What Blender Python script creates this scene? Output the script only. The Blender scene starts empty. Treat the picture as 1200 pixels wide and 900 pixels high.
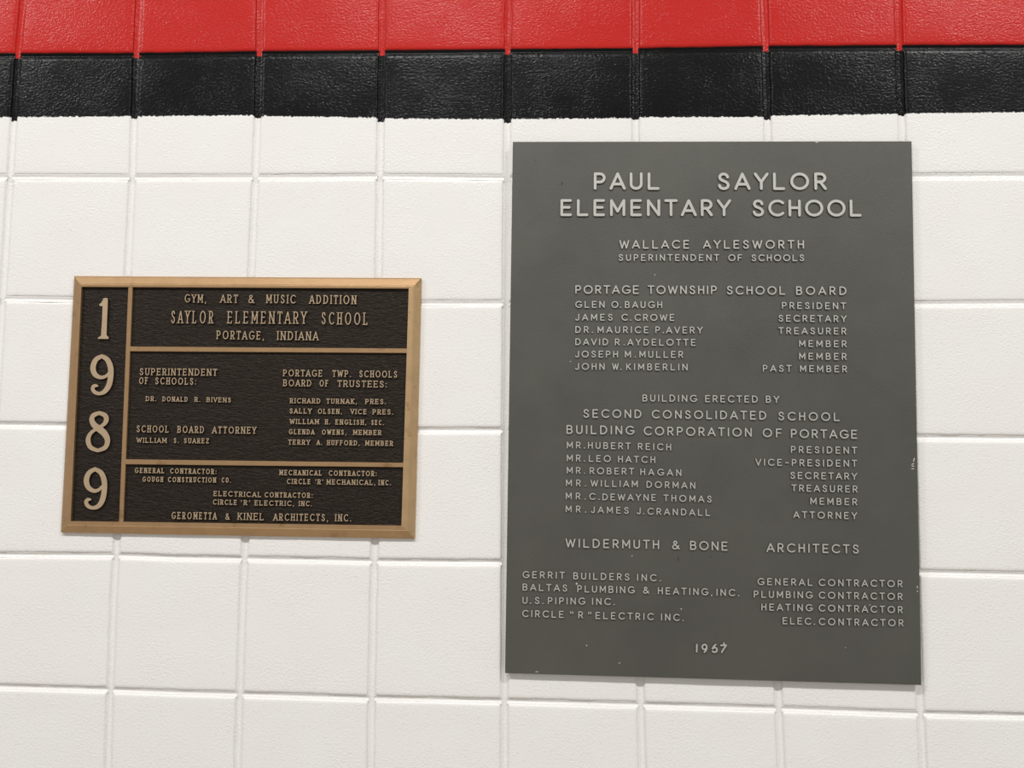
import bpy, math, random
from mathutils import Matrix, Vector, noise
random.seed(7)
SC = bpy.context.scene
COL = SC.collection
S = 0.2032                      # eight-inch block module
Z0 = 8.5 * S                    # height of the fitted wall origin above the floor (metres)

# ------------------------------------------------------------------ camera
RX, RY, RZ = -0.07555, 0.04587, 0.00977
TX, TY, TZ = -0.0082, -0.0271, 1.2732
F = 960.0
def rot(rx, ry, rz):
    return Matrix.Rotation(rx, 3, 'X') @ Matrix.Rotation(ry, 3, 'Y') @ Matrix.Rotation(rz, 3, 'Z')
RM = rot(RX, RY, RZ)
CW = -(RM.transposed() @ Vector((TX, TY, TZ)))          # camera centre, wall frame (right, down, into wall)
def w2b(v):                                             # wall frame -> Blender world
    return Vector((v[0], v[2], Z0 - v[1]))
cam_d = bpy.data.cameras.new('camera')
cam = bpy.data.objects.new('camera', cam_d); COL.objects.link(cam)
rows = [RM.row[0], RM.row[1], RM.row[2]]                # camera x, y(down), z(forward) in the wall frame
bx, by, bz = w2b(rows[0]) - w2b((0, 0, 0)), -(w2b(rows[1]) - w2b((0, 0, 0))), -(w2b(rows[2]) - w2b((0, 0, 0)))
M = Matrix((bx, by, bz)).transposed().to_4x4(); M.translation = w2b(CW)
cam.matrix_world = M
cam_d.sensor_width = 36.0; cam_d.lens = F / 1200 * 36; cam_d.clip_start = 0.02
SC.camera = cam

# ------------------------------------------------------------------ world, lights, exposure
world = bpy.data.worlds.new('room_light'); SC.world = world; world.use_nodes = True
bg = world.node_tree.nodes['Background']
bg.inputs[0].default_value = (1.0, 0.985, 0.975, 1); bg.inputs[1].default_value = 0.36
def area(name, loc, sx, sy, power, col=(1, 1.0, 0.985), rz=0):
    l = bpy.data.lights.new(name, 'AREA'); l.shape = 'RECTANGLE'; l.size = sx; l.size_y = sy
    l.energy = power; l.color = col
    o = bpy.data.objects.new(name, l); o.location = loc; o.rotation_euler = (0, 0, rz); COL.objects.link(o)
    return o
# fluorescent ceiling fixtures of the corridor, facing down
for lx in (-3.4, -0.55, 2.30):
    area('ceiling_light', (lx, -2.4, 4.5), 1.2, 0.3, 87)
for lx in (-0.65, 2.8):
    area('ceiling_light', (lx, -4.2, 3.0), 0.3, 1.2, 9)
SC.view_settings.view_transform = 'Standard'; SC.view_settings.look = 'None'
SC.view_settings.gamma = 1.0; SC.view_settings.use_curve_mapping = False
SC.view_settings.exposure = 0.0
SC.render.film_transparent = False

# ------------------------------------------------------------------ pixel rays to points on planes parallel to the wall
def at(px, py, off=0.0):
    """point of the plane `off` metres in front of the wall that the photograph shows at (px, py): X, Z"""
    d = RM.transposed() @ Vector(((px - 600) / F, (py - 450) / F, 1))
    t = (-off - CW[2]) / d[2]
    p = CW + d * t
    return p[0], Z0 - p[1]

# ------------------------------------------------------------------ materials
def srgb(r, g, b):
    f = lambda c: (c / 255 / 12.92) if c <= 10 else ((c / 255 + 0.055) / 1.055) ** 2.4
    return (f(r), f(g), f(b), 1)
class NT:
    def __init__(s, name):
        s.m = bpy.data.materials.new(name); s.m.use_nodes = True
        s.t = s.m.node_tree; s.b = s.t.nodes['Principled BSDF']
    def n(s, typ, **kw):
        o = s.t.nodes.new(typ)
        for k, v in kw.items():
            if k[0] == '_': setattr(o, k[1:], v)
            else: o.inputs[k.replace('__', ' ')].default_value = v
        return o
    def l(s, a, b): s.t.links.new(a, b)
    def math(s, op, a, b=None, clamp=False):
        o = s.t.nodes.new('ShaderNodeMath'); o.operation = op; o.use_clamp = clamp
        for i, v in enumerate((a, b)):
            if v is None: continue
            if isinstance(v, (int, float)): o.inputs[i].default_value = v
            else: s.l(v, o.inputs[i])
        return o.outputs[0]
    def mix(s, fac, a, b):
        o = s.t.nodes.new('ShaderNodeMix'); o.data_type = 'RGBA'
        for sock, v in ((o.inputs[0], fac), (o.inputs[6], a), (o.inputs[7], b)):
            if isinstance(v, (int, float, tuple)): sock.default_value = v
            else: s.l(v, sock)
        return o.outputs[2]
    def pos(s, scale=(1, 1, 1)):
        g = s.t.nodes.new('ShaderNodeNewGeometry'); mp = s.t.nodes.new('ShaderNodeMapping')
        mp.inputs['Scale'].default_value = scale; s.l(g.outputs['Position'], mp.inputs[0]); return mp.outputs[0]
    def noise(s, vec, scale, detail=3, rough=0.5, dist=0.0):
        o = s.n('ShaderNodeTexNoise', Scale=scale, Detail=detail, Roughness=rough, Distortion=dist)
        s.l(vec, o.inputs['Vector']); return o.outputs['Fac']
    def bump(s, h, strength, dist, prev=None):
        o = s.n('ShaderNodeBump', Strength=strength, Distance=dist); s.l(h, o.inputs['Height'])
        if prev: s.l(prev, o.inputs['Normal'])
        return o.outputs[0]
    def attr(s, name):
        o = s.t.nodes.new('ShaderNodeAttribute'); o.attribute_name = name; return o.outputs['Fac']

def wall_paint():
    k = NT('glossy_wall_paint'); P = k.pos()
    edge = k.math('MULTIPLY', k.math('SUBTRACT', k.noise(P, 230, 3, 0.65), 0.5), 0.0095)
    black = k.math('GREATER_THAN', k.math('ADD', k.attr('stripe'), edge), 0.0)
    red = k.math('GREATER_THAN', k.math('ADD', k.attr('band'), k.math('MULTIPLY', edge, 0.5)), 0.0)
    tone = k.noise(P, 9, 2, 0.5)
    white = k.mix(tone, srgb(238, 232, 228), srgb(238, 238, 234))
    redc = k.mix(tone, srgb(187, 36, 31), srgb(193, 41, 35))
    c = k.mix(black, white, srgb(10, 11, 11))
    c = k.mix(red, c, redc)
    k.l(c, k.b.inputs['Base Color'])
    k.b.inputs['Roughness'].default_value = 0.24
    k.b.inputs['Specular IOR Level'].default_value = 0.19
    # brushed and rolled paint over a porous block: fine pebbles, some larger pits, slow waviness
    n1 = k.noise(k.pos((1, 1, 1.2)), 260, 2, 0.5, 0.35)
    n2 = k.noise(P, 420, 2, 0.5, 0.3)
    patch = k.n('ShaderNodeMapRange'); patch.inputs[1].default_value = 0.35; patch.inputs[2].default_value = 0.7
    patch.inputs[3].default_value = 0.45; patch.inputs[4].default_value = 1.0
    k.l(k.noise(P, 14, 2, 0.5), patch.inputs[0])
    h = k.math('MULTIPLY', k.math('ADD', k.math('POWER', n1, 1.6), k.math('MULTIPLY', n2, 0.25)), patch.outputs[0])
    v = k.n('ShaderNodeTexVoronoi', Scale=75, Randomness=1.0); k.l(P, v.inputs['Vector'])
    pit = k.math('LESS_THAN', v.outputs['Distance'], 0.10)
    h = k.math('SUBTRACT', h, k.math('MULTIPLY', pit, 0.35))
    b = k.bump(h, 0.8, 0.0011)
    k.l(b, k.b.inputs['Normal'])
    return k.m

def plaque_grey():
    k = NT('grey_painted_aluminium'); P = k.pos()
    t = k.noise(P, 7, 4, 0.6)
    c = k.mix(t, srgb(79, 77, 72), srgb(98, 97, 90))
    k.l(c, k.b.inputs['Base Color'])
    k.b.inputs['Metallic'].default_value = 0.35
    k.l(k.math('ADD', k.math('MULTIPLY', k.noise(P, 40, 3), 0.15), 0.40), k.b.inputs['Roughness'])
    k.l(k.bump(k.noise(P, 600, 3, 0.6), 0.35, 0.0008), k.b.inputs['Normal'])
    return k.m

def metal(name, col, rough, metallic, scratch=(1, 1, 1), var=0.12, bump=0.2, sc=300, dark=None, dscale=25):
    k = NT(name); P = k.pos(scratch)
    n = k.noise(P, sc * 0.2, 4, 0.6)
    lo = tuple(x * (1 - var) for x in col[:3]) + (1,); hi = tuple(min(1, x * (1 + var)) for x in col[:3]) + (1,)
    c = k.mix(n, lo, hi)
    if dark:
        m = k.n('ShaderNodeMapRange'); m.inputs[1].default_value = 0.60; m.inputs[2].default_value = 0.78
        k.l(k.noise(k.pos(), dscale, 5, 0.65), m.inputs[0])
        c = k.mix(m.outputs[0], c, dark)
    k.l(c, k.b.inputs['Base Color'])
    k.b.inputs['Metallic'].default_value = metallic; k.b.inputs['Roughness'].default_value = rough
    k.l(k.bump(k.noise(P, sc, 3, 0.6), bump, 0.0006), k.b.inputs['Normal'])
    return k.m

def leather():
    k = NT('leather_grained_bronze'); P = k.pos((85, 85, 290))
    n = k.noise(P, 1.0, 3, 0.55, 0.9)
    c = k.mix(n, srgb(27, 23, 20), srgb(37, 31, 27))
    k.l(c, k.b.inputs['Base Color'])
    k.b.inputs['Roughness'].default_value = 0.42
    k.b.inputs['Specular IOR Level'].default_value = 0.22
    k.b.inputs['Specular Tint'].default_value = (1, 0.85, 0.7, 1)
    k.l(k.bump(n, 0.9, 0.0026), k.b.inputs['Normal'])
    return k.m

def floor_mat():
    k = NT('speckled_floor_tile'); P = k.pos()
    c = k.mix(k.noise(P, 60, 4, 0.7), srgb(150, 145, 135), srgb(185, 180, 170))
    k.l(c, k.b.inputs['Base Color']); k.b.inputs['Roughness'].default_value = 0.35
    return k.m

PAINT = wall_paint()
GREY = plaque_grey()
PALE = metal('pale_sanded_aluminium', srgb(196, 195, 187), 0.42, 0.45, var=0.06)
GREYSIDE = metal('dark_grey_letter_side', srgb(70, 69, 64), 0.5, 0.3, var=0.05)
BRASS = metal('satin_bronze', srgb(186, 150, 110), 0.38, 0.68, (1, 1, 1), 0.15, 0.25, 260, srgb(128, 98, 62))
BRASSH = metal('highlit_bronze_bar', srgb(208, 174, 130), 0.36, 0.70, (1, 1, 1), 0.18, 0.25, 260, srgb(140, 108, 70), 45)  # lighter copy of the bronze: highlight on the right bar put into its colour
BRASSL = metal('polished_bronze_letter', srgb(206, 180, 148), 0.38, 0.6, var=0.14, sc=400)
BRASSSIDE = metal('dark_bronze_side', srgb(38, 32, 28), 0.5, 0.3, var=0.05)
LEATHER = leather()
CHIP = metal('bare_metal_chip', srgb(200, 198, 190), 0.4, 0.3, var=0.05)
DARKCHIP = metal('dark_scratch', srgb(48, 46, 42), 0.6, 0.0, var=0.05)

# ------------------------------------------------------------------ mesh helper
def make(name, verts, faces, mats, parent=None, fmat=None, smooth=False, attrs=None):
    me = bpy.data.meshes.new(name); me.from_pydata(verts, [], faces)
    for m in (mats if isinstance(mats, (list, tuple)) else [mats]): me.materials.append(m)
    if fmat: me.polygons.foreach_set('material_index', fmat)
    if smooth: me.polygons.foreach_set('use_smooth', [True] * len(faces))
    for an, vals in (attrs or {}).items():
        a = me.attributes.new(an, 'FLOAT', 'POINT'); a.data.foreach_set('value', vals)
    me.update()
    o = bpy.data.objects.new(name, me); COL.objects.link(o)
    if parent: o.parent = parent
    return o

# ------------------------------------------------------------------ structure: the block wall
# joints of the wall read off the photograph (pixel points along each joint), turned into metres on the wall plane
VJ = {0: [(26, 0), (20, 62), (15.5, 137), (11, 206), (2, 350)],
      1: [(162, 0), (159, 62), (156.5, 137), (154.5, 206), (149, 320), (136.5, 632), (132.5, 700), (129, 800), (125.5, 900)],
      2: [(304, 0), (303.3, 62), (301.5, 137), (299, 206), (294, 320), (287, 632), (284, 700), (281, 800), (278, 900)],
      3: [(448, 0), (447.5, 62), (446, 137), (445, 206), (443.5, 320), (439, 632), (437.5, 700), (435.5, 800), (434, 900)],
      4: [(595.5, 0), (595, 62), (594.5, 137), (594, 206), (592.8, 350), (592, 500), (591.5, 650), (591, 820), (591, 900)],
      5: [(745, 0), (745, 62), (745, 137), (750.5, 800), (753, 900)],
      6: [(896, 0), (898, 62), (900, 137), (912, 800), (916, 900)],
      7: [(1053.5, 0), (1055, 62), (1057.5, 137), (1078, 800), (1083, 900)]}
HJ = {0: [(0, 65), (160, 64.5), (300, 62.5), (450, 61.5), (600, 60), (740, 59), (900, 56.3), (1050, 55.3), (1200, 55)],
      1: [(15, 207), (150, 207.5), (290, 207.5), (440, 206.5), (588, 208), (1070, 206.3), (1200, 205.5)],
      2: [(10, 350), (80, 351), (495, 355.3), (585, 355), (1072, 356), (1200, 355)],
      3: [(0, 497.5), (75, 498.5), (495, 504), (588, 504), (1075, 512.5), (1200, 513.5)],
      4: [(0, 650), (130, 651), (210, 653.5), (365, 656), (445, 658), (585, 659), (1080, 671), (1200, 673.5)],
      5: [(0, 805), (125, 808.5), (200, 811.5), (300, 814.3), (430, 818.5), (510, 820), (600, 822), (745, 826), (830, 828.5), (920, 831), (1070, 836.5), (1200, 839.5)]}
def interp(pts, t, ki, vi):
    pts = sorted(pts, key=lambda p: p[ki])
    if t <= pts[0][ki]: return pts[0][vi]
    if t >= pts[-1][ki]: return pts[-1][vi]
    for a, b in zip(pts, pts[1:]):
        if t <= b[ki]: return a[vi] + (b[vi] - a[vi]) * (t - a[ki]) / (b[ki] - a[ki])
VW = {i: [at(*p) for p in l] for i, l in VJ.items()}
HW = {j: [at(*p) for p in l] for j, l in HJ.items()}
def vx(i, z):
    if i in VW: return interp(VW[i], z, 1, 0)
    n = min(VW) if i < min(VW) else max(VW)
    return interp(VW[n], z, 1, 0) + (i - n) * S
def hz(j, x):
    if j in HW: return interp(HW[j], x, 0, 1)
    n = min(HW) if j < min(HW) else max(HW)
    base = interp(HW[n], x, 0, 1)
    z = base - (j - n) * S
    if j > n: z = z + (0 - (base - (11 - n) * S)) * (j - n) / (11 - n)   # settles level on the floor
    return z
# lower edge of the black stripe, column by column
STRIPE = [(0, 137, 15, 137), (20, 137.3, 155, 136.3), (162, 136.3, 298, 135), (305, 136, 442, 138), (450, 138.7, 589, 139.8),
          (600, 139.5, 740, 138.5), (750, 137.5, 893, 137), (904, 135.8, 1051, 133.5), (1062, 133, 1200, 131.5)]
STW = [(at(a, b), at(c, d)) for a, b, c, d in STRIPE]
def stripe_z(x, col):
    (x0, z0), (x1, z1) = STW[max(0, min(8, col + 1))]
    if col < -1 or col > 7: return (z0 + z1) / 2
    return z0 + (z1 - z0) * (x - x0) / (x1 - x0)
HALF_V, HALF_H = 0.0054, 0.0036
C0, C1, R0, R1 = -6, 12, -4, 10
wall = bpy.data.objects.new('wall_back', None); COL.objects.link(wall)
wall['kind'] = 'structure'; wall['label'] = 'painted concrete block wall, white with black stripe and red top'

def seg(L, n):
    a = [0.0, 0.0011, 0.0028, 0.006]
    mid = [0.006 + (L - 0.012) * k / n for k in range(1, n)]
    return a + mid + [L - v for v in reversed(a)]
def block(i, j):
    inside = -1 <= i <= 7 and -1 <= j <= 5
    n = 14 if inside else 3
    z_t = hz(j, (i - 3.5) * S) ; x_l = vx(i, z_t)
    us = seg(1.0 * S - 2 * HALF_V, n); ws = seg(1.0 * S - 2 * HALF_H, n)
    Lu, Lw = us[-1], ws[-1]
    V, Fc, st, bd = [], [], [], []
    tx, tz, ty = random.uniform(-1, 1) * 0.0022, random.uniform(-1, 1) * 0.0022, random.uniform(-1, 1) * 0.0002
    cx, cz = (i - 3.5) * S, 0
    nu, nw = len(us), len(ws)
    depth = {0: 0.0036, 1: 0.0010, 2: 0.00018}
    def point(ui, wi, back=False):
        u, w = us[ui] / Lu, ws[wi] / Lw
        # joint lines at this height / x, then the block's own edges
        xm = (i - 4 + 0.5) * S
        zt, zb = hz(j, xm), hz(j + 1, xm)
        z = zt + (zb - zt) * w
        xl, xr = vx(i, z) + HALF_V, vx(i + 1, z) - HALF_V
        x = xl + (xr - xl) * u
        zt, zb = hz(j, x) - HALF_H, hz(j + 1, x) + HALF_H
        z = zt + (zb - zt) * w
        # worn, uneven arrises
        eu, ew = min(ui, nu - 1 - ui), min(wi, nw - 1 - wi)
        if inside:
            p = Vector((x * 55, i * 3.1, z * 55)); q = Vector((x * 210, j * 1.7, z * 210))
            if eu <= 3: x += (noise.noise(p) * 0.0009 + noise.noise(q) * 0.0004) * (1 - eu / 4)
            if ew <= 3: z += (noise.noise(p + Vector((9, 0, 0))) * 0.0009 + noise.noise(q + Vector((9, 0, 0))) * 0.0005) * (1 - ew / 4)
        y = max(depth.get(eu, 0), depth.get(ew, 0))
        if eu <= 1 and ew <= 1 and not back:           # rounded corners
            y = max(y, 0.0018)
        y += ty + tx * (u - 0.5) * 0.25 + tz * (w - 0.5) * 0.25
        if inside: y += noise.noise(Vector((x * 14, i, z * 14))) * 0.0005
        if back: y = 0.012
        return x, y, z
    idx = {}
    for wi in range(nw):
        for ui in range(nu):
            idx[ui, wi] = len(V); p = point(ui, wi); V.append(p)
    ring = [(u, 0) for u in range(nu)] + [(nu - 1, w) for w in range(1, nw)] + \
           [(u, nw - 1) for u in range(nu - 2, -1, -1)] + [(0, w) for w in range(nw - 2, 0, -1)]
    b0 = len(V)
    for r in ring: V.append(point(*r, back=True))
    for wi in range(nw - 1):
        for ui in range(nu - 1):
            Fc.append((idx[ui, wi], idx[ui, wi + 1], idx[ui + 1, wi + 1], idx[ui + 1, wi]))
    m = len(ring)
    for k in range(m):
        Fc.append((idx[ring[k]], idx[ring[(k + 1) % m]], b0 + (k + 1) % m, b0 + k))
    Fc.append(tuple(range(b0, b0 + m)))
    for x, y, z in V:
        st.append(z - stripe_z(x, i)); bd.append(1.0 if j < 0 else -1.0)
    make('block', V, Fc, PAINT, wall, smooth=True, attrs={'stripe': st, 'band': bd})
for j in range(R0, R1 + 1):
    for i in range(C0, C1 + 1):
        block(i, j)

# tooled mortar: one groove strip per joint
def strip(name, pts, half, dep, horiz, band_fn, stripe_fn):
    V, Fc, st, bd = [], [], [], []
    e = (0.0010 if dep < 0.0015 else 0.0018) if horiz else 0.0037
    prof = [(-1.35, e), (-1.0, e), (-0.65, e + dep * 0.45), (-0.3, e + dep * 0.85), (0, e + dep), (0.3, e + dep * 0.85),
            (0.65, e + dep * 0.45), (1.0, e), (1.35, e)]
    K = len(prof)
    for a, (x, z) in enumerate(pts):
        for q, (s, y) in enumerate(prof):
            wob = noise.noise(Vector((x * 40, 5 + q * 0.2, z * 40))) * 0.0004
            if horiz: p = (x, y + wob, z + s * half)
            else: p = (x + s * half, y + wob, z)
            V.append(p); st.append(stripe_fn(p)); bd.append(band_fn(p))
        if a:
            for q in range(K - 1):
                b = (a - 1) * K + q
                Fc.append((b, b + K, b + K + 1, b + 1) if horiz else (b, b + 1, b + K + 1, b + K))
    return make(name, V, Fc, PAINT, wall, smooth=True, attrs={'stripe': st, 'band': bd})
topz, botz = Z0 - (R0 - 2.5) * S - 0.0, 0.0
for i in range(C0, C1 + 2):
    zs = [hz(R0, (i - 4) * S) - k * 0.012 for k in range(int((hz(R0, 0) - 0.0) / 0.012) + 1)]
    pts = [(vx(i, z), z) for z in zs]
    x_at = vx(i, hz(0, vx(i, 2.2))); zr = hz(0, x_at) - 0.0032
    strip('mortar_joint', pts, HALF_V, 0.0010, False, lambda p: p[2] - zr,
          lambda p, i=i: p[2] - stripe_z(p[0], i) + (0.0045 if i in (3, 4, 0, 6) else 0.002))
for j in range(R0, R1 + 2):
    for i in range(C0, C1 + 1):
        xm = (i - 4 + 0.5) * S
        xa = vx(i, hz(j, xm - S / 2)) + HALF_V * 0.8; xb = vx(i + 1, hz(j, xm + S / 2)) - HALF_V * 0.8
        n = 14
        pts = [(xa + (xb - xa) * k / n, hz(j, xa + (xb - xa) * k / n)) for k in range(n + 1)]
        sgn = 1.0 if j < 0 else -1.0
        strip('mortar_joint', pts, HALF_H, 0.0012 if j in (1, 2) else 0.0019, True, lambda p, s=sgn: s,
              lambda p, i=i: p[2] - stripe_z(p[0], i))
xa, xb = vx(C0, 1.5) - 0.01, vx(C1 + 1, 1.5) + 0.01
zt = hz(R0, 0) + 0.02
V = [(x, y, z) for y in (0.010, 0.2) for x, z in ((xa, 0), (xb, 0), (xb, zt), (xa, zt))]
make('wall_core', V, [(0, 3, 2, 1)[::-1], (4, 5, 6, 7)[::-1], (0, 1, 5, 4), (1, 2, 6, 5), (2, 3, 7, 6), (3, 0, 4, 7)], PAINT, wall,
     attrs={'stripe': [-1] * 8, 'band': [-1] * 8})
V = [(x, y, z) for z in (-0.1, 0) for x, y in ((xa, -6), (xb, -6), (xb, 0.2), (xa, 0.2))]
fl = make('floor', V, [(3, 2, 1, 0), (4, 5, 6, 7), (0, 1, 5, 4), (1, 2, 6, 5), (2, 3, 7, 6), (3, 0, 4, 7)], floor_mat())
fl['kind'] = 'structure'; fl['label'] = 'speckled tile floor at the foot of the block wall'

# ------------------------------------------------------------------ lettering: strokes swept into raised, drafted letters
def arc(cx, cy, rx, ry, a0, a1, n=10):
    return [(cx + rx * math.cos(math.radians(a0 + (a1 - a0) * k / n)), cy + ry * math.sin(math.radians(a0 + (a1 - a0) * k / n))) for k in range(n + 1)]
def smooth(pts, n=3):
    out = []
    P = [pts[0]] + list(pts) + [pts[-1]]
    for k in range(1, len(P) - 2):
        a, b, c, d = P[k - 1:k + 3]
        for s in range(n):
            t = s / n
            out.append(tuple(0.5 * (2 * b[m] + (c[m] - a[m]) * t + (2 * a[m] - 5 * b[m] + 4 * c[m] - d[m]) * t * t +
                                    (3 * b[m] - a[m] - 3 * c[m] + d[m]) * t ** 3) for m in range(len(b))))
    out.append(tuple(pts[-1])); return out
S_ = smooth([(.50, .78), (.43, .93), (.27, 1), (.10, .94), (.03, .77), (.12, .60), (.28, .52), (.44, .42), (.53, .25), (.46, .07), (.28, 0), (.09, .06), (.01, .22)])
G = {  # width, strokes (unit cap height)
 'A': (.80, [[(0, 0), (.4, 1)], [(.4, 1), (.8, 0)], [(.14, .30), (.66, .30)]]),
 'B': (.58, [[(0, 0), (0, 1)], [(0, 1), (.30, 1)] + arc(.30, .765, .23, .235, 90, -90) + [(0, .53)], [(0, .53), (.32, .53)] + arc(.32, .265, .26, .265, 90, -90) + [(0, 0)]]),
 'C': (.80, [arc(.47, .5, .47, .5, 45, 315, 16)]),
 'D': (.68, [[(0, 0), (0, 1)], [(0, 1), (.22, 1)] + arc(.22, .5, .46, .5, 90, -90, 12) + [(0, 0)]]),
 'E': (.54, [[(0, 0), (0, 1)], [(0, 1), (.54, 1)], [(0, .52), (.46, .52)], [(0, 0), (.54, 0)]]),
 'F': (.52, [[(0, 0), (0, 1)], [(0, 1), (.52, 1)], [(0, .50), (.44, .50)]]),
 'G': (.86, [arc(.47, .5, .47, .5, 45, 340, 16) + [(.88, .44)], [(.88, .44), (.52, .44)]]),
 'H': (.58, [[(0, 0), (0, 1)], [(.58, 0), (.58, 1)], [(0, .52), (.58, .52)]]),
 'I': (0.0, [[(0, 0), (0, 1)]]),
 'J': (.44, [[(.44, 1), (.44, .25)] + arc(.22, .22, .22, .22, 0, -170, 7)]),
 'K': (.58, [[(0, 0), (0, 1)], [(0, .36), (.55, 1)], [(.18, .56), (.58, 0)]]),
 'L': (.54, [[(0, 0), (0, 1)], [(0, 0), (.54, 0)]]),
 'M': (.76, [[(0, 0), (0, 1)], [(0, 1), (.38, .25)], [(.38, .25), (.76, 1)], [(.76, 1), (.76, 0)]]),
 'N': (.64, [[(0, 0), (0, 1)], [(0, 1), (.64, 0)], [(.64, 0), (.64, 1)]]),
 'O': (.94, [arc(.47, .5, .47, .5, 90, 450, 20)]),
 'P': (.54, [[(0, 0), (0, 1)], [(0, 1), (.28, 1)] + arc(.28, .72, .26, .28, 90, -90) + [(0, .44)]]),
 'R': (.56, [[(0, 0), (0, 1)], [(0, 1), (.28, 1)] + arc(.28, .73, .26, .27, 90, -90) + [(0, .46)], [(.26, .46), (.56, 0)]]),
 'S': (.54, [S_]),
 'T': (.66, [[(.33, 0), (.33, 1)], [(0, 1), (.66, 1)]]),
 'U': (.60, [[(0, 1), (0, .30)] + arc(.30, .30, .30, .30, 180, 360, 10) + [(.60, 1)]]),
 'V': (.74, [[(0, 1), (.37, 0)], [(.37, 0), (.74, 1)]]),
 'W': (1.02, [[(0, 1), (.25, 0)], [(.25, 0), (.51, .9)], [(.51, .9), (.77, 0)], [(.77, 0), (1.02, 1)]]),
 'X': (.62, [[(0, 0), (.62, 1)], [(0, 1), (.62, 0)]]),
 'Y': (.70, [[(0, 1), (.35, .45)], [(.70, 1), (.35, .45)], [(.35, .45), (.35, 0)]]),
 'Z': (.60, [[(0, 1), (.6, 1)], [(.6, 1), (0, 0)], [(0, 0), (.6, 0)]]),
 '&': (.78, [[(.78, 0), (.20, .64)], smooth([(.20, .64), (.12, .84), (.30, 1), (.50, .84), (.40, .64), (.10, .42), (.0, .22), (.10, .04), (.32, 0), (.55, .12), (.72, .42)])]),
 '.': (0.02, [[(0, 0.02), (.02, 0.02)]]),
 ',': (0.04, [[(.04, 0.04), (.04, 0)], [(.04, 0.02), (0, -.16)]]),
 ':': (0.02, [[(0, 0.08), (.02, 0.08)], [(0, .62), (.02, .62)]]),
 '-': (.40, [[(0, .46), (.40, .46)]]),
 '<': (.34, [[(0, 1), (.03, .70)], [(.31, 1), (.34, .70)]]),      # double opening quote
 '>': (.34, [[(.03, 1), (0, .70)], [(.34, 1), (.31, .70)]]),      # double closing quote
 "'": (.02, [[(.02, 1), (0, .76)]]),
 '1': (.04, [[(0.02, 0), (0.04, 1)]]),
 '9': (.62, [smooth([(.60, .62), (.52, .9), (.31, 1), (.08, .88), (.0, .66), (.10, .42), (.30, .33), (.50, .42), (.60, .62)]), smooth([(.60, .62), (.56, .35), (.42, .12), (.28, -.04)])]),
 '6': (.62, [smooth([(.46, 1.02), (.22, .78), (.05, .5), (.0, .30)]), smooth([(.0, .30), (.09, .08), (.31, 0), (.54, .10), (.62, .32), (.52, .54), (.30, .62), (.10, .52), (.0, .30)])]),
 '7': (.66, [[(0, .92), (.66, .92)], smooth([(.66, .92), (.40, .52), (.16, .12), (.10, -.04)]), [(.38, 1.24), (.38, .92)]]),
}
KERN = {'A': .06, 'V': .06, 'Y': .06, 'W': .03, 'T': .06, 'O': .02, 'C': .02, 'G': .02}
def serifs(strokes, wd, s):
    out = []
    for st in strokes:
        for e, o in ((st[0], st[1]), (st[-1], st[-2])):
            if len(st) > 2 and not (abs(e[0] - o[0]) < 1e-6): 
                # curved ends (C, G, S) take a short vertical beak
                continue
            dx, dy = abs(e[0] - o[0]), abs(e[1] - o[1])
            if dy > dx and (abs(e[1]) < 1e-6 or abs(e[1] - 1) < 1e-6) and dy > .3:
                others = sum(1 for t in strokes for q in (t[0], t[-1]) if abs(q[0] - e[0]) < 1e-6 and abs(q[1] - e[1]) < 1e-6)
                if len(st) == 2 and dx > 0.05 and others > 1: continue
                out.append([(e[0] - s, e[1]), (e[0] + s, e[1])])
            elif dx > dy and dx > .2 and abs(e[1] - .52) > .1 and (e[0] < 1e-6 or abs(e[0] - wd) < 1e-6) and abs(e[1] - .3) > .05:
                others = sum(1 for t in strokes for q in (t[0], t[-1]) if abs(q[0] - e[0]) < 1e-6 and abs(q[1] - e[1]) < 1e-6)
                if others == 1:
                    out.append([e, (e[0], e[1] - .18 if e[1] > .5 else e[1] + .18)])
    return out

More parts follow.
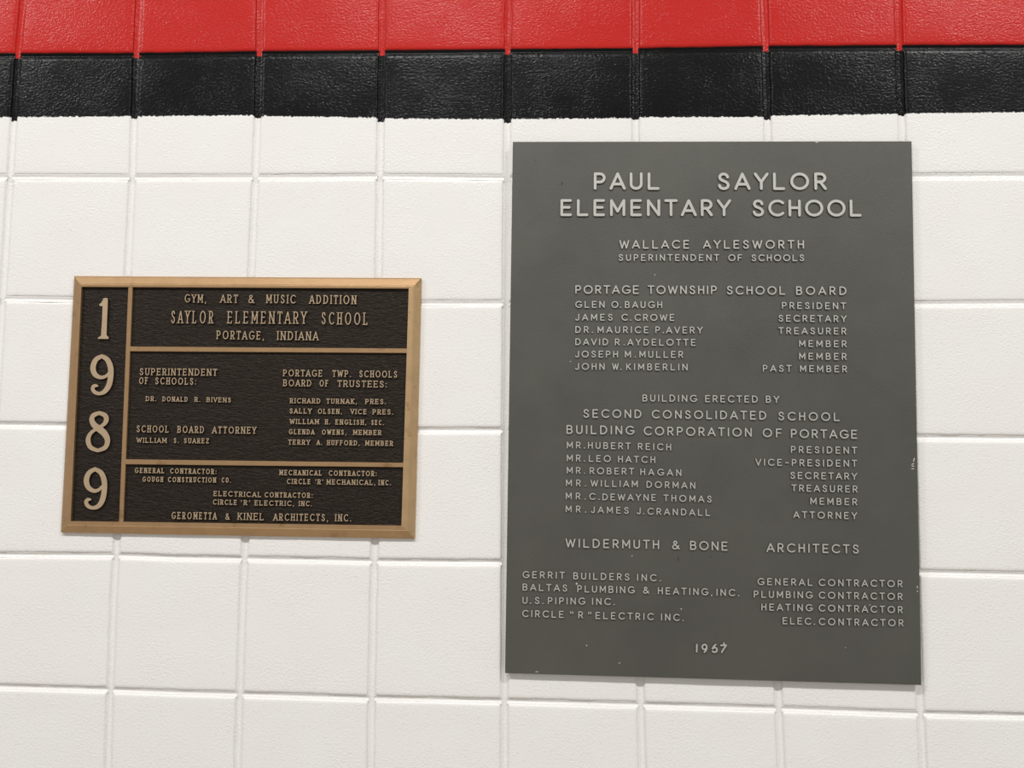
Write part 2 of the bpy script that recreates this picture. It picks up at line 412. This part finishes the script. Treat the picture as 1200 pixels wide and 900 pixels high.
class Sweep:
    """collects stroke polygons: flat top, sloping sides; face material 0 top, 1 side"""
    def __init__(s): s.V, s.F, s.M = [], [], []; s.k = 0
    def stroke(s, pts, ws, y0, y1, draft, cap=5, closed=False):
        y1 = y1 + 0.000012 * s.k; s.k = (s.k + 1) % 9      # strokes that cross never share one plane
        P = []
        for p, w in zip(pts, ws):
            if not P or (abs(p[0] - P[-1][0]) + abs(p[1] - P[-1][1])) > 1e-7: P.append((p[0], p[1], w))
        if len(P) < 2: P.append((P[0][0] + 1e-5, P[0][1], P[0][2]))
        n = len(P); L, R = [], []
        for k in range(n):
            a, b = P[max(0, k - 1)], P[min(n - 1, k + 1)]
            if closed and k in (0, n - 1): a, b = P[n - 2], P[1]
            dx, dz = b[0] - a[0], b[1] - a[1]; l = math.hypot(dx, dz) or 1
            nx, nz = -dz / l, dx / l
            L.append((P[k][0], P[k][1], nx, nz, P[k][2])); R.append((P[k][0], P[k][1], -nx, -nz, P[k][2]))
        if closed:
            outl = None
            base = len(s.V)
            for k in range(n):
                for (x, z, nx, nz, w) in (L[k], R[k]):
                    s.V.append((x + nx * w / 2, -y1, z + nz * w / 2))
                    s.V.append((x + nx * (w / 2 + draft), -y0, z + nz * (w / 2 + draft)))
            for k in range(n - 1):
                a, b = base + 4 * k, base + 4 * (k + 1)
                s.F += [(a, a + 2, b + 2, b), (a + 1, a, b, b + 1), (a + 2, a + 3, b + 3, b + 2)]; s.M += [0, 1, 1]
            return
        ring = []
        def capr(k, a_from):
            x, z, w = P[k]
            for q in range(1, cap):
                a = a_from - math.pi * q / cap
                ring.append((x, z, math.cos(a), math.sin(a), w))
        for k in range(n): ring.append(L[k])
        capr(n - 1, math.atan2(L[n - 1][3], L[n - 1][2]))
        for k in range(n - 1, -1, -1): ring.append(R[k])
        capr(0, math.atan2(R[0][3], R[0][2]))
        base = len(s.V); m = len(ring)
        for (x, z, nx, nz, w) in ring:
            s.V.append((x + nx * w / 2, -y1, z + nz * w / 2))
            s.V.append((x + nx * (w / 2 + draft), -y0, z + nz * (w / 2 + draft)))
        for k in range(m):
            a, b = base + 2 * k, base + 2 * ((k + 1) % m)
            s.F.append((a + 1, b + 1, b, a)); s.M.append(1)
        # top: strip of quads between L and R, caps as fans
        for k in range(n - 1):
            l0, l1 = base + 2 * k, base + 2 * (k + 1)
            r0, r1 = base + 2 * (n + cap - 1 + n - 1 - k), base + 2 * (n + cap - 1 + n - 2 - k)
            s.F.append((l0, r0, r1, l1)[::-1]); s.M.append(0)
        s.F.append(tuple(base + 2 * (n - 1 + q) for q in range(cap + 1))); s.M.append(0)
        e = [base + 2 * (2 * n + cap - 2 + q) for q in range(cap)] + [base]
        s.F.append(tuple(e)); s.M.append(0)
    def build(s, name, mats, parent):
        return make(name, s.V, s.F, mats, parent, fmat=s.M)

def word(sw_list, text, x0, y0, x1, y1, cap, wr, gap, plane0, plane1, draft, serif=0.0, each=False):
    """lays `text` along the baseline seen from (x0,y0) to (x1,y1); cap = cap height, all as the photograph shows them"""
    X0, Za = at(x0, y0, plane1); X1, Zb = at(x1, y1, plane1)
    _, Zc = at(x0, y0 - cap, plane1); C = (Zc - Za)
    n = len(text); W = X1 - X0; w = C * wr; hc = C - w
    so = serif * C                                           # serifs reach past the stem by this much
    tot = sum(G[c][0] for c in text)
    kern = sum((KERN.get(a, 0) + KERN.get(b, 0)) for a, b in zip(text, text[1:])) * C
    pad = so * 0.8
    avail = W - n * w - 2 * pad
    k = (avail - (n - 1) * (gap * C + pad * 1.0) + kern) / max(tot * hc, 1e-6)
    lo, hi = (0.36, 1.05) if serif else (0.75, 1.12)
    k = max(lo, min(hi, k))
    g = (avail + kern - k * tot * hc) / (n - 1) if n > 1 else 0
    x = pad if n > 1 else (W - w - tot * k * hc) / 2
    if n == 1: k = min(k, hi)
    for m, c in enumerate(text):
        if each: sw_list.append(Sweep())
        s = sw_list[-1]
        gw, st = G[c]
        strokes = [list(t) for t in st]
        thin = wr
        if serif: strokes2 = serifs(strokes, gw, 0)
        for t in strokes:
            pts = []
            for (u, v) in t:
                px = x + w / 2 + u * k * hc; pz = w / 2 + v * hc
                pts.append((X0 + px, Za + (Zb - Za) * px / W + pz))
            ww = w * (1.25 if c in '.:' else 1)
            cl = c == 'O'
            s.stroke(pts, [ww] * len(pts), plane0, plane1, draft, 4, cl)
        if serif:
            for (a, b) in strokes2:
                sx = so + w * 0.3
                if abs(a[1] - b[1]) < 1e-6: q = [((a[0]) * k * hc - sx, a[1]), (a[0] * k * hc + sx, a[1])]
                else: q = [(a[0] * k * hc, a[1]), (b[0] * k * hc, b[1])]
                pts = []
                for (u, v) in q:
                    px = x + w / 2 + u; pz = w * 0.42 + v * (hc + w * 0.16)
                    pts.append((X0 + px, Za + (Zb - Za) * px / W + pz))
                s.stroke(pts, [w * 0.72] * 2, plane0, plane1, draft, 3)
        if m < n - 1:
            x += w + gw * k * hc + g - (KERN.get(c, 0) + KERN.get(text[m + 1], 0)) * C

def part_label(o, t): o['label'] = t; return o

# ------------------------------------------------------------------ grey plaque
T = 0.0092                                                 # plate thickness
GP = bpy.data.objects.new('dedication_plaque', None); COL.objects.link(GP)
GP['label'] = 'large dark grey metal dedication plaque with pale raised letters, dated 1967'
GP['category'] = 'plaque'
def quad_plate(name, corners, ya, yb, mat, parent, bev=0.0008, n=1, smooth_=False):
    """plate between y=-ya (back) and y=-yb (front) with a small bevel; corners TL, TR, BR, BL as (X, Z)"""
    cx = sum(c[0] for c in corners) / 4; cz = sum(c[1] for c in corners) / 4
    def ins(c, d):
        return (c[0] + (d if c[0] < cx else -d), c[1] + (d if c[1] < cz else -d))
    V = [(c[0], -ya, c[1]) for c in corners] + [(c[0], -(yb - bev), c[1]) for c in corners] + [(ins(c, bev)[0], -yb, ins(c, bev)[1]) for c in corners]
    Fc = [(0, 1, 2, 3)]
    for r in (0, 4):
        for k in range(4):
            a, b = r + k, r + (k + 1) % 4
            Fc.append((a, a + 4, b + 4, b))
    Fc.append((8, 11, 10, 9))
    return make(name, V, Fc, mat, parent)
gc = [at(601, 166, T), at(1068.5, 165.3, T), at(1080, 803, T), at(591.8, 789, T)]
gc0 = gc[0]
GP.location = ((gc[2][0] + gc[3][0]) / 2, 0, (gc[2][1] + gc[3][1]) / 2)
def rel(o, parent): o.parent = parent; o.matrix_parent_inverse = Matrix.Translation(-Vector(parent.location)); return o
plate = rel(quad_plate('plate', gc, 0.0012, T, GREY, None), GP)
HL = 0.0022
LET0, LET1 = T - 0.0003, T + HL
W1 = [  # big print: text, x0, y0, x1, y1, cap
 ('PAUL', 695.8, 222.4, 772.9, 222.4, 20.3), ('SAYLOR', 841.3, 222.6, 969, 222.6, 20.3),
 ('ELEMENTARY', 656.7, 253.2, 857, 253.5, 19.8), ('SCHOOL', 882, 253.6, 1009.8, 253.8, 19.8)]
for t in W1:
    L = []
    word(L, *t, 0.155, 0.20, LET0, LET1, 0.0005, each=True)
    for s in L:
        rel(s.build('letter', [PALE, GREYSIDE], None), GP)['label'] = 'pale raised capital letter of the large heading'
ROWS = [
 [('WALLACE', 725.8, 291.4, 807.7, 291.4, 10.1), ('AYLESWORTH', 823.8, 291.4, 942.2, 291.5, 10.1)],
 [('SUPERINTENDENT', 725, 305.7, 842.9, 305.8, 7.8), ('OF', 853.5, 305.9, 869.7, 305.9, 7.8), ('SCHOOLS', 880.8, 306, 942.3, 306, 7.8)],
 [('PORTAGE', 674.2, 344.3, 748.5, 344.4, 10), ('TOWNSHIP', 759, 344.5, 840, 344.8, 10), ('SCHOOL', 851.9, 345.1, 920.3, 345.4, 10), ('BOARD', 933, 345.5, 992, 345.7, 10)],
 [('GLEN', 674.2, 360.7, 708.5, 360.8, 8), ('O.', 716.5, 360.8, 728, 360.9, 8), ('BAUGH', 732.3, 361, 776, 361.1, 8)],
 [('JAMES', 674.2, 375.7, 717.9, 375.8, 8), ('C.', 728.3, 375.8, 739.6, 375.9, 8), ('CROWE', 743.6, 376, 790.2, 376, 8)],
 [('DR.', 674.2, 390.1, 694.8, 390.2, 8), ('MAURICE', 700.3, 390.3, 760, 390.5, 8), ('P.', 768, 390.5, 778, 390.6, 8), ('AVERY', 780.4, 390.7, 823.5, 390.8, 8)],
 [('DAVID', 674.2, 404.5, 712.7, 404.7, 8), ('R.', 720.6, 404.7, 732, 404.8, 8), ('AYDELOTTE', 735, 404.9, 815.2, 405.3, 8)],
 [('JOSEPH', 674, 418.9, 724.2, 419.1, 8), ('M.', 732.3, 419.1, 745, 419.2, 8), ('MULLER', 749.3, 419.2, 800.6, 419.4, 8)],
 [('JOHN', 674, 433.4, 708.5, 433.6, 8), ('W.', 717.3, 433.6, 728.3, 433.7, 8), ('KIMBERLIN', 733.8, 433.8, 805.8, 434.2, 8)],
 [('PRESIDENT', 916.4, 361.9, 991.7, 362.5, 8)],
 [('SECRETARY', 912.5, 376.9, 992.2, 377.6, 8)],
 [('TREASURER', 912.2, 391.5, 991.8, 392, 8)],
 [('MEMBER', 936.6, 406.6, 992.2, 407, 8)],
 [('MEMBER', 936.6, 421.4, 992.2, 421.8, 8)],
 [('PAST', 894, 435.6, 927.8, 435.8, 8), ('MEMBER', 937.6, 435.9, 992.7, 436.4, 8)],
 [('BUILDING', 752.8, 470.5, 816.7, 471.1, 8.3), ('ERECTED', 826.4, 471.3, 888, 471.9, 8.3), ('BY', 897.5, 472, 913.3, 472.2, 8.3)],
 [('SECOND', 683.6, 489.5, 751.7, 490.1, 10.1), ('CONSOLIDATED', 763.8, 490.4, 898, 491.9, 10.1), ('SCHOOL', 912.2, 492.6, 984, 493.5, 10.1)],
 [('BUILDING', 663.8, 508.4, 743.2, 509.5, 10.4), ('CORPORATION', 754.4, 510, 881, 511.9, 10.4), ('OF', 893.8, 512.3, 916.2, 512.7, 10.4), ('PORTAGE', 926.9, 513.2, 1004.6, 514.2, 10.4)],
 [('MR.', 664.2, 525.5, 685.6, 525.7, 8), ('HUBERT', 689, 525.8, 739.2, 526.7, 8), ('REICH', 747.6, 527, 786.4, 527.9, 8)],
 [('MR.', 664.2, 540.6, 685.6, 541, 8), ('LEO', 690, 541.1, 715.8, 541.5, 8), ('HATCH', 724.3, 541.9, 767.9, 542.7, 8)],
 [('MR.', 664.1, 555, 685.6, 555.4, 8), ('ROBERT', 691, 555.6, 743.2, 556.4, 8), ('HAGAN', 750.4, 556.8, 798.5, 557.9, 8)],
 [('MR.', 663.2, 569.7, 686.9, 570.1, 8), ('WILLIAM', 692, 570.2, 747.4, 571.1, 8), ('DORMAN', 757.6, 571.6, 814.8, 572.9, 8)],
 [('MR.', 663, 585, 686.3, 585.6, 8), ('C.', 690.5, 585.7, 702.6, 585.9, 8), ('DEWAYNE', 705.9, 586.3, 768.7, 587.1, 8), ('THOMAS', 777.4, 587.5, 834, 588.9, 8)],
 [('MR.', 662.9, 600.2, 686.9, 600.9, 8), ('JAMES', 692.4, 601.1, 736.7, 602.2, 8), ('J.', 746.2, 602.5, 754.8, 602.8, 8), ('CRANDALL', 758.7, 603.1, 832.2, 604.7, 8)],
 [('PRESIDENT', 926.9, 530.8, 1004.6, 531.9, 8.2)],
 [('VICE-PRESIDENT', 885.2, 545.6, 1004.6, 547.2, 8.2)],
 [('SECRETARY', 926.3, 561.1, 1004.6, 562.3, 8.2)],
 [('TREASURER', 927.4, 575.9, 1005, 577.3, 8.2)],
 [('MEMBER', 949.7, 591.3, 1004.6, 592.2, 8.2)],
 [('ATTORNEY', 929.6, 607.1, 1004.6, 608.5, 8.2)],
 [('WILDERMUTH', 662.6, 641.5, 772.4, 643.5, 10.6), ('&', 787.6, 643.7, 796.6, 643.9, 10.4), ('BONE', 808.7, 644.3, 852.6, 645.4, 10.6)],
 [('ARCHITECTS', 898.2, 646.9, 1006.5, 648.8, 10.6)],
 [('GERRIT', 612.4, 677.4, 662, 678.4, 8.3), ('BUILDERS', 671.8, 678.9, 737.6, 680.3, 8.3), ('INC.', 746.6, 680.7, 774.5, 681.4, 8.3)],
 [('BALTAS', 612.4, 692, 664.7, 693.3, 8.3), ('PLUMBING', 676.5, 694, 743.7, 695.5, 8.3), ('&', 753, 695.6, 761.4, 695.8, 8.3), ('HEATING,', 770.9, 696.3, 834.7, 697.8, 8.3), ('INC.', 839.6, 698.2, 866.2, 698.8, 8.3)],
 [('U.', 612.2, 707.5, 622.4, 707.7, 8.3), ('S.', 626.8, 707.8, 636.9, 707.9, 8.3), ('PIPING', 642, 708.1, 685.8, 708.6, 8.3), ('INC.', 693.8, 708.8, 720.5, 709.2, 8.3)],
 [('CIRCLE', 612, 723, 660.5, 724.2, 8.3), ('<R>', 668, 724.4, 693, 725, 8.3), ('ELECTRIC', 697.9, 725.3, 766.1, 726.8, 8.3), ('INC.', 774.6, 727.1, 801.2, 727.9, 8.3)],
 [('GENERAL', 887.7, 685.6, 952.2, 686.6, 8.3), ('CONTRACTOR', 959.5, 686.7, 1057.7, 688.3, 8.3)],
 [('PLUMBING', 883.4, 700.4, 952.2, 701.4, 8.3), ('CONTRACTOR', 959.5, 701.5, 1057.8, 703.2, 8.3)],
 [('HEATING', 892.3, 715.4, 952.2, 716.4, 8.3), ('CONTRACTOR', 959.5, 716.6, 1057.9, 718.7, 8.3)],
 [('ELEC.', 917.2, 731.5, 955, 732.3, 8.3), ('CONTRACTOR', 959.5, 732.5, 1058.8, 734.2, 8.3)],
]
for row in ROWS:
    L = [Sweep()]
    big = row[0][-1] > 9
    if big: L = []
    for t in row:
        word(L, *t, 0.145 if big else 0.15, 0.27, LET0, LET1, 0.00045, each=big)
    for s in L:
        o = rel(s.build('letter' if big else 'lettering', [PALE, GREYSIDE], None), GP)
        if big: o['label'] = 'pale raised capital letter'
        else: o['label'] = 'line of small pale raised capitals'; o['kind'] = 'stuff'
L = []
for t in [('1', 815.3, 764.6, 817.6, 764.6, 10.2), ('9', 822, 764.8, 829.4, 764.8, 10.4), ('6', 833.7, 765.2, 841.2, 765.2, 10.6), ('7', 844, 765, 852, 765, 10.4)]:
    word(L, *t, 0.185, 0.2, LET0, LET1, 0.00045, each=True)
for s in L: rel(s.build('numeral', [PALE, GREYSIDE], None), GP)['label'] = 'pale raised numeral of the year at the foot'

# chips and scratches in the paint of the plate: thin irregular flakes
def flakes(name, spots, mat, parent, y):
    V, Fc = [], []
    for (px, py, a, b, ang) in spots:
        X, Z = at(px, py, y); c = len(V); n = 7
        mm = 0.00135
        for q in range(n):
            t = 2 * math.pi * q / n; r = 0.75 + 0.5 * random.random()
            u, v = a * mm / 2 * r * math.cos(t), b * mm / 2 * r * math.sin(t)
            V.append((X + u * math.cos(ang) - v * math.sin(ang), -y, Z + u * math.sin(ang) + v * math.cos(ang)))
        for q in range(n): V.append((V[c + q][0], -T + 0.0003, V[c + q][2]))
        Fc.append(tuple(range(c, c + n))[::-1])
        for q in range(n): Fc.append((c + q, c + (q + 1) % n, c + n + (q + 1) % n, c + n + q))
    o = rel(make(name, V, Fc, mat, None), parent); o['kind'] = 'stuff'; return o
flakes('paint_chips', [(675.7, 683.8, 2.4, 2.4, 0), (1071, 538.8, 1.2, 4.5, -.3), (1069.8, 543.8, 4.6, 1.2, .5), (1069.8, 546.3, 4, 1.1, .1), (1069.9, 549.4, 3.8, 1.4, .15),
    (1075, 688, 1.2, 3, 0), (1075.2, 693, 1.6, 1.4, 0), (629, 787.4, 3.5, 1.0, -.03), (726, 777, 2.4, .8, .3), (687.5, 756.5, 1.6, 1.6, 0), (798.3, 713.6, 1.3, 1.6, 0),
    (1019.4, 709, 1.6, 1.0, 0), (767.5, 322, .8, 2.2, 0), (668.6, 423.6, 1.2, 1.2, 0), (957.2, 166.6, 4.5, 1.0, 0), (991, 759, 1.3, .8, .3), (740.6, 651.4, 2.2, .8, .2)],
    CHIP, GP, T + 0.00035)['label'] = 'small bare metal chips in the grey paint'
flakes('scratches', [(658.8, 215, 1.3, 5.2, -.35), (628, 188.5, 1, 2.2, -.2), (795, 655, .9, 7, 0), (832.5, 652, .7, 2.6, .1)],
    DARKCHIP, GP, T + 0.0003)['label'] = 'thin dark scratches in the grey paint'

# ------------------------------------------------------------------ bronze plaque
BP = bpy.data.objects.new('bronze_plaque', None); COL.objects.link(BP)
BP['label'] = 'smaller bronze framed plaque with brown leather-grained ground and year 1989 down its side'
BP['category'] = 'plaque'
YO, YR, YP = 0.0045, 0.0120, 0.0080       # outer lip height, rim height, panel height
bo = [at(87, 323.5, YO), at(493.7, 326, YO), at(486, 631.3, YO), at(71.3, 624, YO)]
br = [at(93, 332, YR), at(485.5, 334.5, YR), at(477.5, 622, YR), at(79, 615.8, YR)]
bi = [at(95.4, 336, YR), at(479, 338, YR), at(470.4, 616, YR), at(82.6, 610.8, YR)]
BP.location = ((bo[2][0] + bo[3][0]) / 2, 0, (bo[2][1] + bo[3][1]) / 2)
names = ['top', 'right', 'bottom', 'left']
for k in range(4):                          # four mitred border bars: bevelled outer face, flat inner rim
    a, b = k, (k + 1) % 4
    sec = []
    for c in (a, b):
        dx, dz = bi[c][0] - br[c][0], bi[c][1] - br[c][1]
        g = (br[c][0] + dx * 0.14, br[c][1] + dz * 0.14)
        sec.append([(bo[c][0], 0.0005, bo[c][1]), (bo[c][0], -YO, bo[c][1]), (bo[c][0] * .84 + br[c][0] * .16, -YO - 0.0016, bo[c][1] * .84 + br[c][1] * .16),
                    (br[c][0], -YR, br[c][1]), (g[0], -YR + 0.00025, g[1]), (br[c][0] + dx * 0.26, -YR, br[c][1] + dz * 0.26),
                    (bi[c][0], -YR, bi[c][1]), (bi[c][0], -YP + 0.003, bi[c][1])])
    V = sec[0] + sec[1]; n = 8
    Fc = [(q, q + n, q + n + 1, q + 1) for q in range(n - 1)] + [(n - 1, 2 * n - 1, n, 0)]
    Fc += [tuple(range(n)), tuple(range(2 * n - 1, n - 1, -1))]
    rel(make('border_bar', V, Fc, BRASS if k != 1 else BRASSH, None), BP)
rel(quad_plate('background_panel', [at(93, 333, YP), at(482, 336, YP), at(474, 619, YP), at(80, 613, YP)], 0.001, YP, LEATHER, None), BP)['label'] = 'dark brown leather-grained recessed background'
def bar(c):
    o = rel(quad_plate('divider_bar', [at(*p, YR - 0.0006) for p in c], YP - 0.002, YR - 0.0006, BRASS, None, 0.0005), BP)
bar([(150.2, 335), (155.2, 335), (144.2, 612), (139.2, 612)])
bar([(151.8, 406), (479, 408.4), (479, 413.7), (151.6, 411.6)])
bar([(146.4, 538.3), (474, 542.4), (474, 547.6), (146, 544.1)])

L0, L1 = YP - 0.0004, YP + 0.0028
# numerals, traced as tapering strokes
def numeral(strokes, ox, oy, sc, poly=None, n=4):
    s = Sweep()
    mm = 1.0
    if poly:
        ring = [at(ox + u / sc, oy + v / sc, L1) for u, v in poly]
        m = len(ring); cx = sum(p[0] for p in ring) / m; cz = sum(p[1] for p in ring) / m
        for (x, z) in ring: s.V.append((x, -L1, z))
        for (x, z) in ring: s.V.append((x + (0.0004 if x > cx else -0.0004), -L0, z + (0.0004 if z > cz else -0.0004)))
        s.F.append(tuple(range(m))); s.M.append(0)
        for k in range(m): s.F.append((k, (k + 1) % m, m + (k + 1) % m, m + k)[::-1]); s.M.append(1)
    for st in strokes:
        q = smooth(st, n); pts = [at(ox + u / sc, oy + v / sc, L1) for u, v, w in q]
        a, b = at(300, 450, L1), at(301, 450, L1); k = (b[0] - a[0]) / sc
        s.stroke(pts, [w * k for u, v, w in q], L0, L1, 0.0005, 8)
    o = rel(s.build('numeral', [BRASSL, BRASSSIDE], None), BP); return o
numeral([], 80, 330, 6.428, [(266, 124), (292, 122), (298, 134), (296, 200), (292, 290), (288, 404), (304, 418), (302, 432), (224, 431), (224, 420), (246, 410), (254, 300), (258, 186), (240, 184), (232, 172), (250, 158)])['label'] = 'raised bronze numeral 1'
numeral([[(253, 561, 28), (208, 588, 38), (186, 645, 42), (200, 697, 38), (240, 721, 28), (280, 714, 24), (305, 690, 20)],
         [(253, 561, 28), (294, 588, 38), (318, 645, 42), (319, 715, 42), (306, 780, 42), (276, 825, 36), (238, 843, 26), (205, 836, 28), (185, 814, 28), (188, 790, 26), (206, 784, 24), (220, 786, 14)]], 80, 330, 6.428)['label'] = 'upper raised bronze numeral 9'
numeral([[(218, 83, 26), (175, 102, 33), (166, 137, 36), (186, 172, 42), (218, 196, 46), (254, 228, 44), (276, 275, 38), (260, 325, 32), (208, 348, 24)],
         [(208, 348, 24), (157, 325, 31), (139, 275, 34), (156, 228, 26), (200, 194, 22), (244, 168, 26), (267, 137, 34), (260, 102, 33), (218, 83, 26)]], 80, 470, 6)['label'] = 'raised bronze numeral 8'
numeral([[(188, 478, 26), (147, 504, 34), (127, 555, 38), (140, 605, 35), (178, 631, 27), (212, 625, 23), (236, 602, 18)],
         [(188, 478, 26), (230, 504, 34), (252, 558, 38), (253, 628, 38), (240, 695, 38), (212, 738, 32), (172, 751, 24), (139, 738, 27), (125, 712, 27), (136, 694, 25), (156, 692, 14)]], 80, 470, 6)['label'] = 'lower raised bronze numeral 9'
# (rows, stroke ratio, gap ratio)
BR_L = [
 [('GYM,', 215.8, 354.2, 242, 354.8, 9.5), ('ART', 257.5, 354.6, 279.4, 355, 9.6), ('&', 290.5, 355.1, 298.3, 355.2, 9.6), ('MUSIC', 311.6, 355.2, 347, 355.6, 10), ('ADDITION', 361.8, 355.8, 417.8, 356.4, 10.2)],
 [('SAYLOR', 199.6, 378.7, 250.2, 379, 14.6), ('ELEMENTARY', 265.8, 379, 359.9, 379.5, 14.3), ('SCHOOL', 376, 380, 431.4, 380.8, 14.3)],
 [('PORTAGE,', 253.3, 397.3, 309.8, 398.1, 9.9), ('INDIANA', 324.3, 398.3, 373.7, 398.9, 10.2)]]
BR_M = [
 [('SUPERINTENDENT', 163, 439.6, 254.9, 440.4, 8.2)],
 [('OF', 162.4, 450, 173.7, 450.1, 8), ('SCHOOLS:', 181.4, 450.3, 230.3, 451, 8.1)],
 [('SCHOOL', 159.5, 506.5, 198, 507, 8.1), ('BOARD', 207.4, 507.2, 239.4, 507.6, 8.2), ('ATTORNEY', 248, 507.8, 300.8, 508.4, 8.2)],
 [('PORTAGE', 331.4, 440.9, 378, 441.5, 7.9), ('TWP.', 388.7, 441.7, 411.8, 441.9, 7.9), ('SCHOOLS', 420.6, 442, 465.8, 442.6, 7.9)],
 [('BOARD', 331.4, 452.5, 365.2, 452.9, 7.8), ('OF', 374, 453, 385, 453.1, 7.8), ('TRUSTEES:', 394.7, 453.3, 453.6, 454.2, 7.8)],
 [('GEROMETTA', 200.5, 608.1, 254.4, 608.8, 8.3), ('&', 263.6, 609, 269.4, 609, 7.6), ('KINEL', 278, 609.2, 309.7, 609.8, 8.4), ('ARCHITECTS,', 319.6, 610, 384.9, 610.8, 8.4), ('INC.', 392.3, 610.9, 412, 611.1, 8.4)]]
BR_S = [
 [('DR.', 170.4, 470, 183.4, 470.2, 5.7), ('DONALD', 190, 470.3, 220.2, 470.8, 5.7), ('R.', 227.6, 470.9, 235, 471, 5.7), ('BIVENS', 241.8, 471.1, 271, 471.6, 5.7)],
 [('WILLIAM', 159.5, 518.7, 195.5, 519.1, 5.9), ('S.', 203.2, 519.1, 209.7, 519.2, 5.9), ('SUAREZ', 215.1, 519.3, 245.2, 519.6, 5.9)],
 [('RICHARD', 339.4, 472.5, 375.7, 472.9, 6), ('TURNAK,', 381.9, 473, 418.5, 473.4, 6), ('PRES.', 427.8, 473.5, 452.6, 473.7, 6)],
 [('SALLY', 339, 484.5, 365.6, 484.8, 6), ('OLSEN,', 372.1, 484.9, 401, 485.1, 6), ('VICE', 410.2, 485.3, 429.9, 485.5, 6), ('PRES.', 436.3, 485.6, 461, 485.8, 6)],
 [('WILLIAM', 339, 496.9, 374.1, 497.2, 6), ('H.', 380.6, 497.3, 387.3, 497.4, 6), ('ENGLISH,', 392.8, 497.5, 429.5, 497.9, 6), ('SEC.', 434.8, 498, 450.3, 498.2, 6)],
 [('GLENDA', 338.1, 508.9, 369, 509.2, 6), ('OWENS,', 376.8, 509.3, 406.2, 509.6, 6), ('MEMBER', 413.6, 509.7, 447.2, 510, 6)],
 [('TERRY', 337.1, 521, 363.8, 521.4, 6), ('A.', 370.5, 521.4, 377.9, 521.5, 6), ('HUFFORD,', 382.8, 521.7, 421.8, 522.1, 6), ('MEMBER', 427.8, 522.2, 461, 522.6, 6)],
 [('GENERAL', 157.4, 554.1, 192.8, 554.7, 6.1), ('CONTRACTOR:', 198.9, 554.8, 254, 555.7, 6.1)],
 [('GOUGH', 166.6, 564.5, 191.4, 564.8, 6), ('CONSTRUCTION', 196.4, 564.9, 253.4, 565.5, 6), ('CO.', 259.4, 565.5, 270.9, 565.7, 6)],
 [('MECHANICAL', 327.1, 556.8, 377.4, 557.4, 6.2), ('CONTRACTOR:', 384.9, 557.5, 441.8, 558.1, 6.2)],
 [('CIRCLE', 335.8, 567.1, 364.1, 567.5, 6.1), ("'R'", 369, 567.6, 379.2, 567.7, 6.1), ('MECHANICAL,', 382.4, 567.8, 440.2, 568.5, 6.1), ('INC.', 443.3, 568.5, 458.6, 568.7, 6.1)],
 [('ELECTRICAL', 249.9, 581.3, 306.5, 582.8, 6.1), ('CONTRACTOR:', 309.7, 582.8, 366.7, 583.6, 6.1)],
 [('CIRCLE', 249.1, 591.2, 277.8, 591.8, 6), ("'R'", 281.8, 591.9, 293.4, 592.1, 6), ('ELECTRIC,', 298, 592.3, 344.9, 593, 6), ('INC.', 349.8, 593, 366, 593.3, 6)]]
for rows_, wr, gap, ser in ((BR_L, 0.10, 0.24, 0.08), (BR_M, 0.12, 0.23, 0.09), (BR_S, 0.15, 0.24, 0.10)):
    for row in rows_:
        big = row[0][-1] > 9
        L = [] if big else [Sweep()]
        for t in row:
            word(L, *t, wr if t[-1] < 12 else 0.075, gap, L0, L1, 0.0003, serif=ser, each=big)
        for s in L:
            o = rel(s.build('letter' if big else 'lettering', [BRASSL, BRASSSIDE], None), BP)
            if big: o['label'] = 'raised bronze serif capital letter'
            else: o['label'] = 'line of raised bronze serif capitals'; o['kind'] = 'stuff'
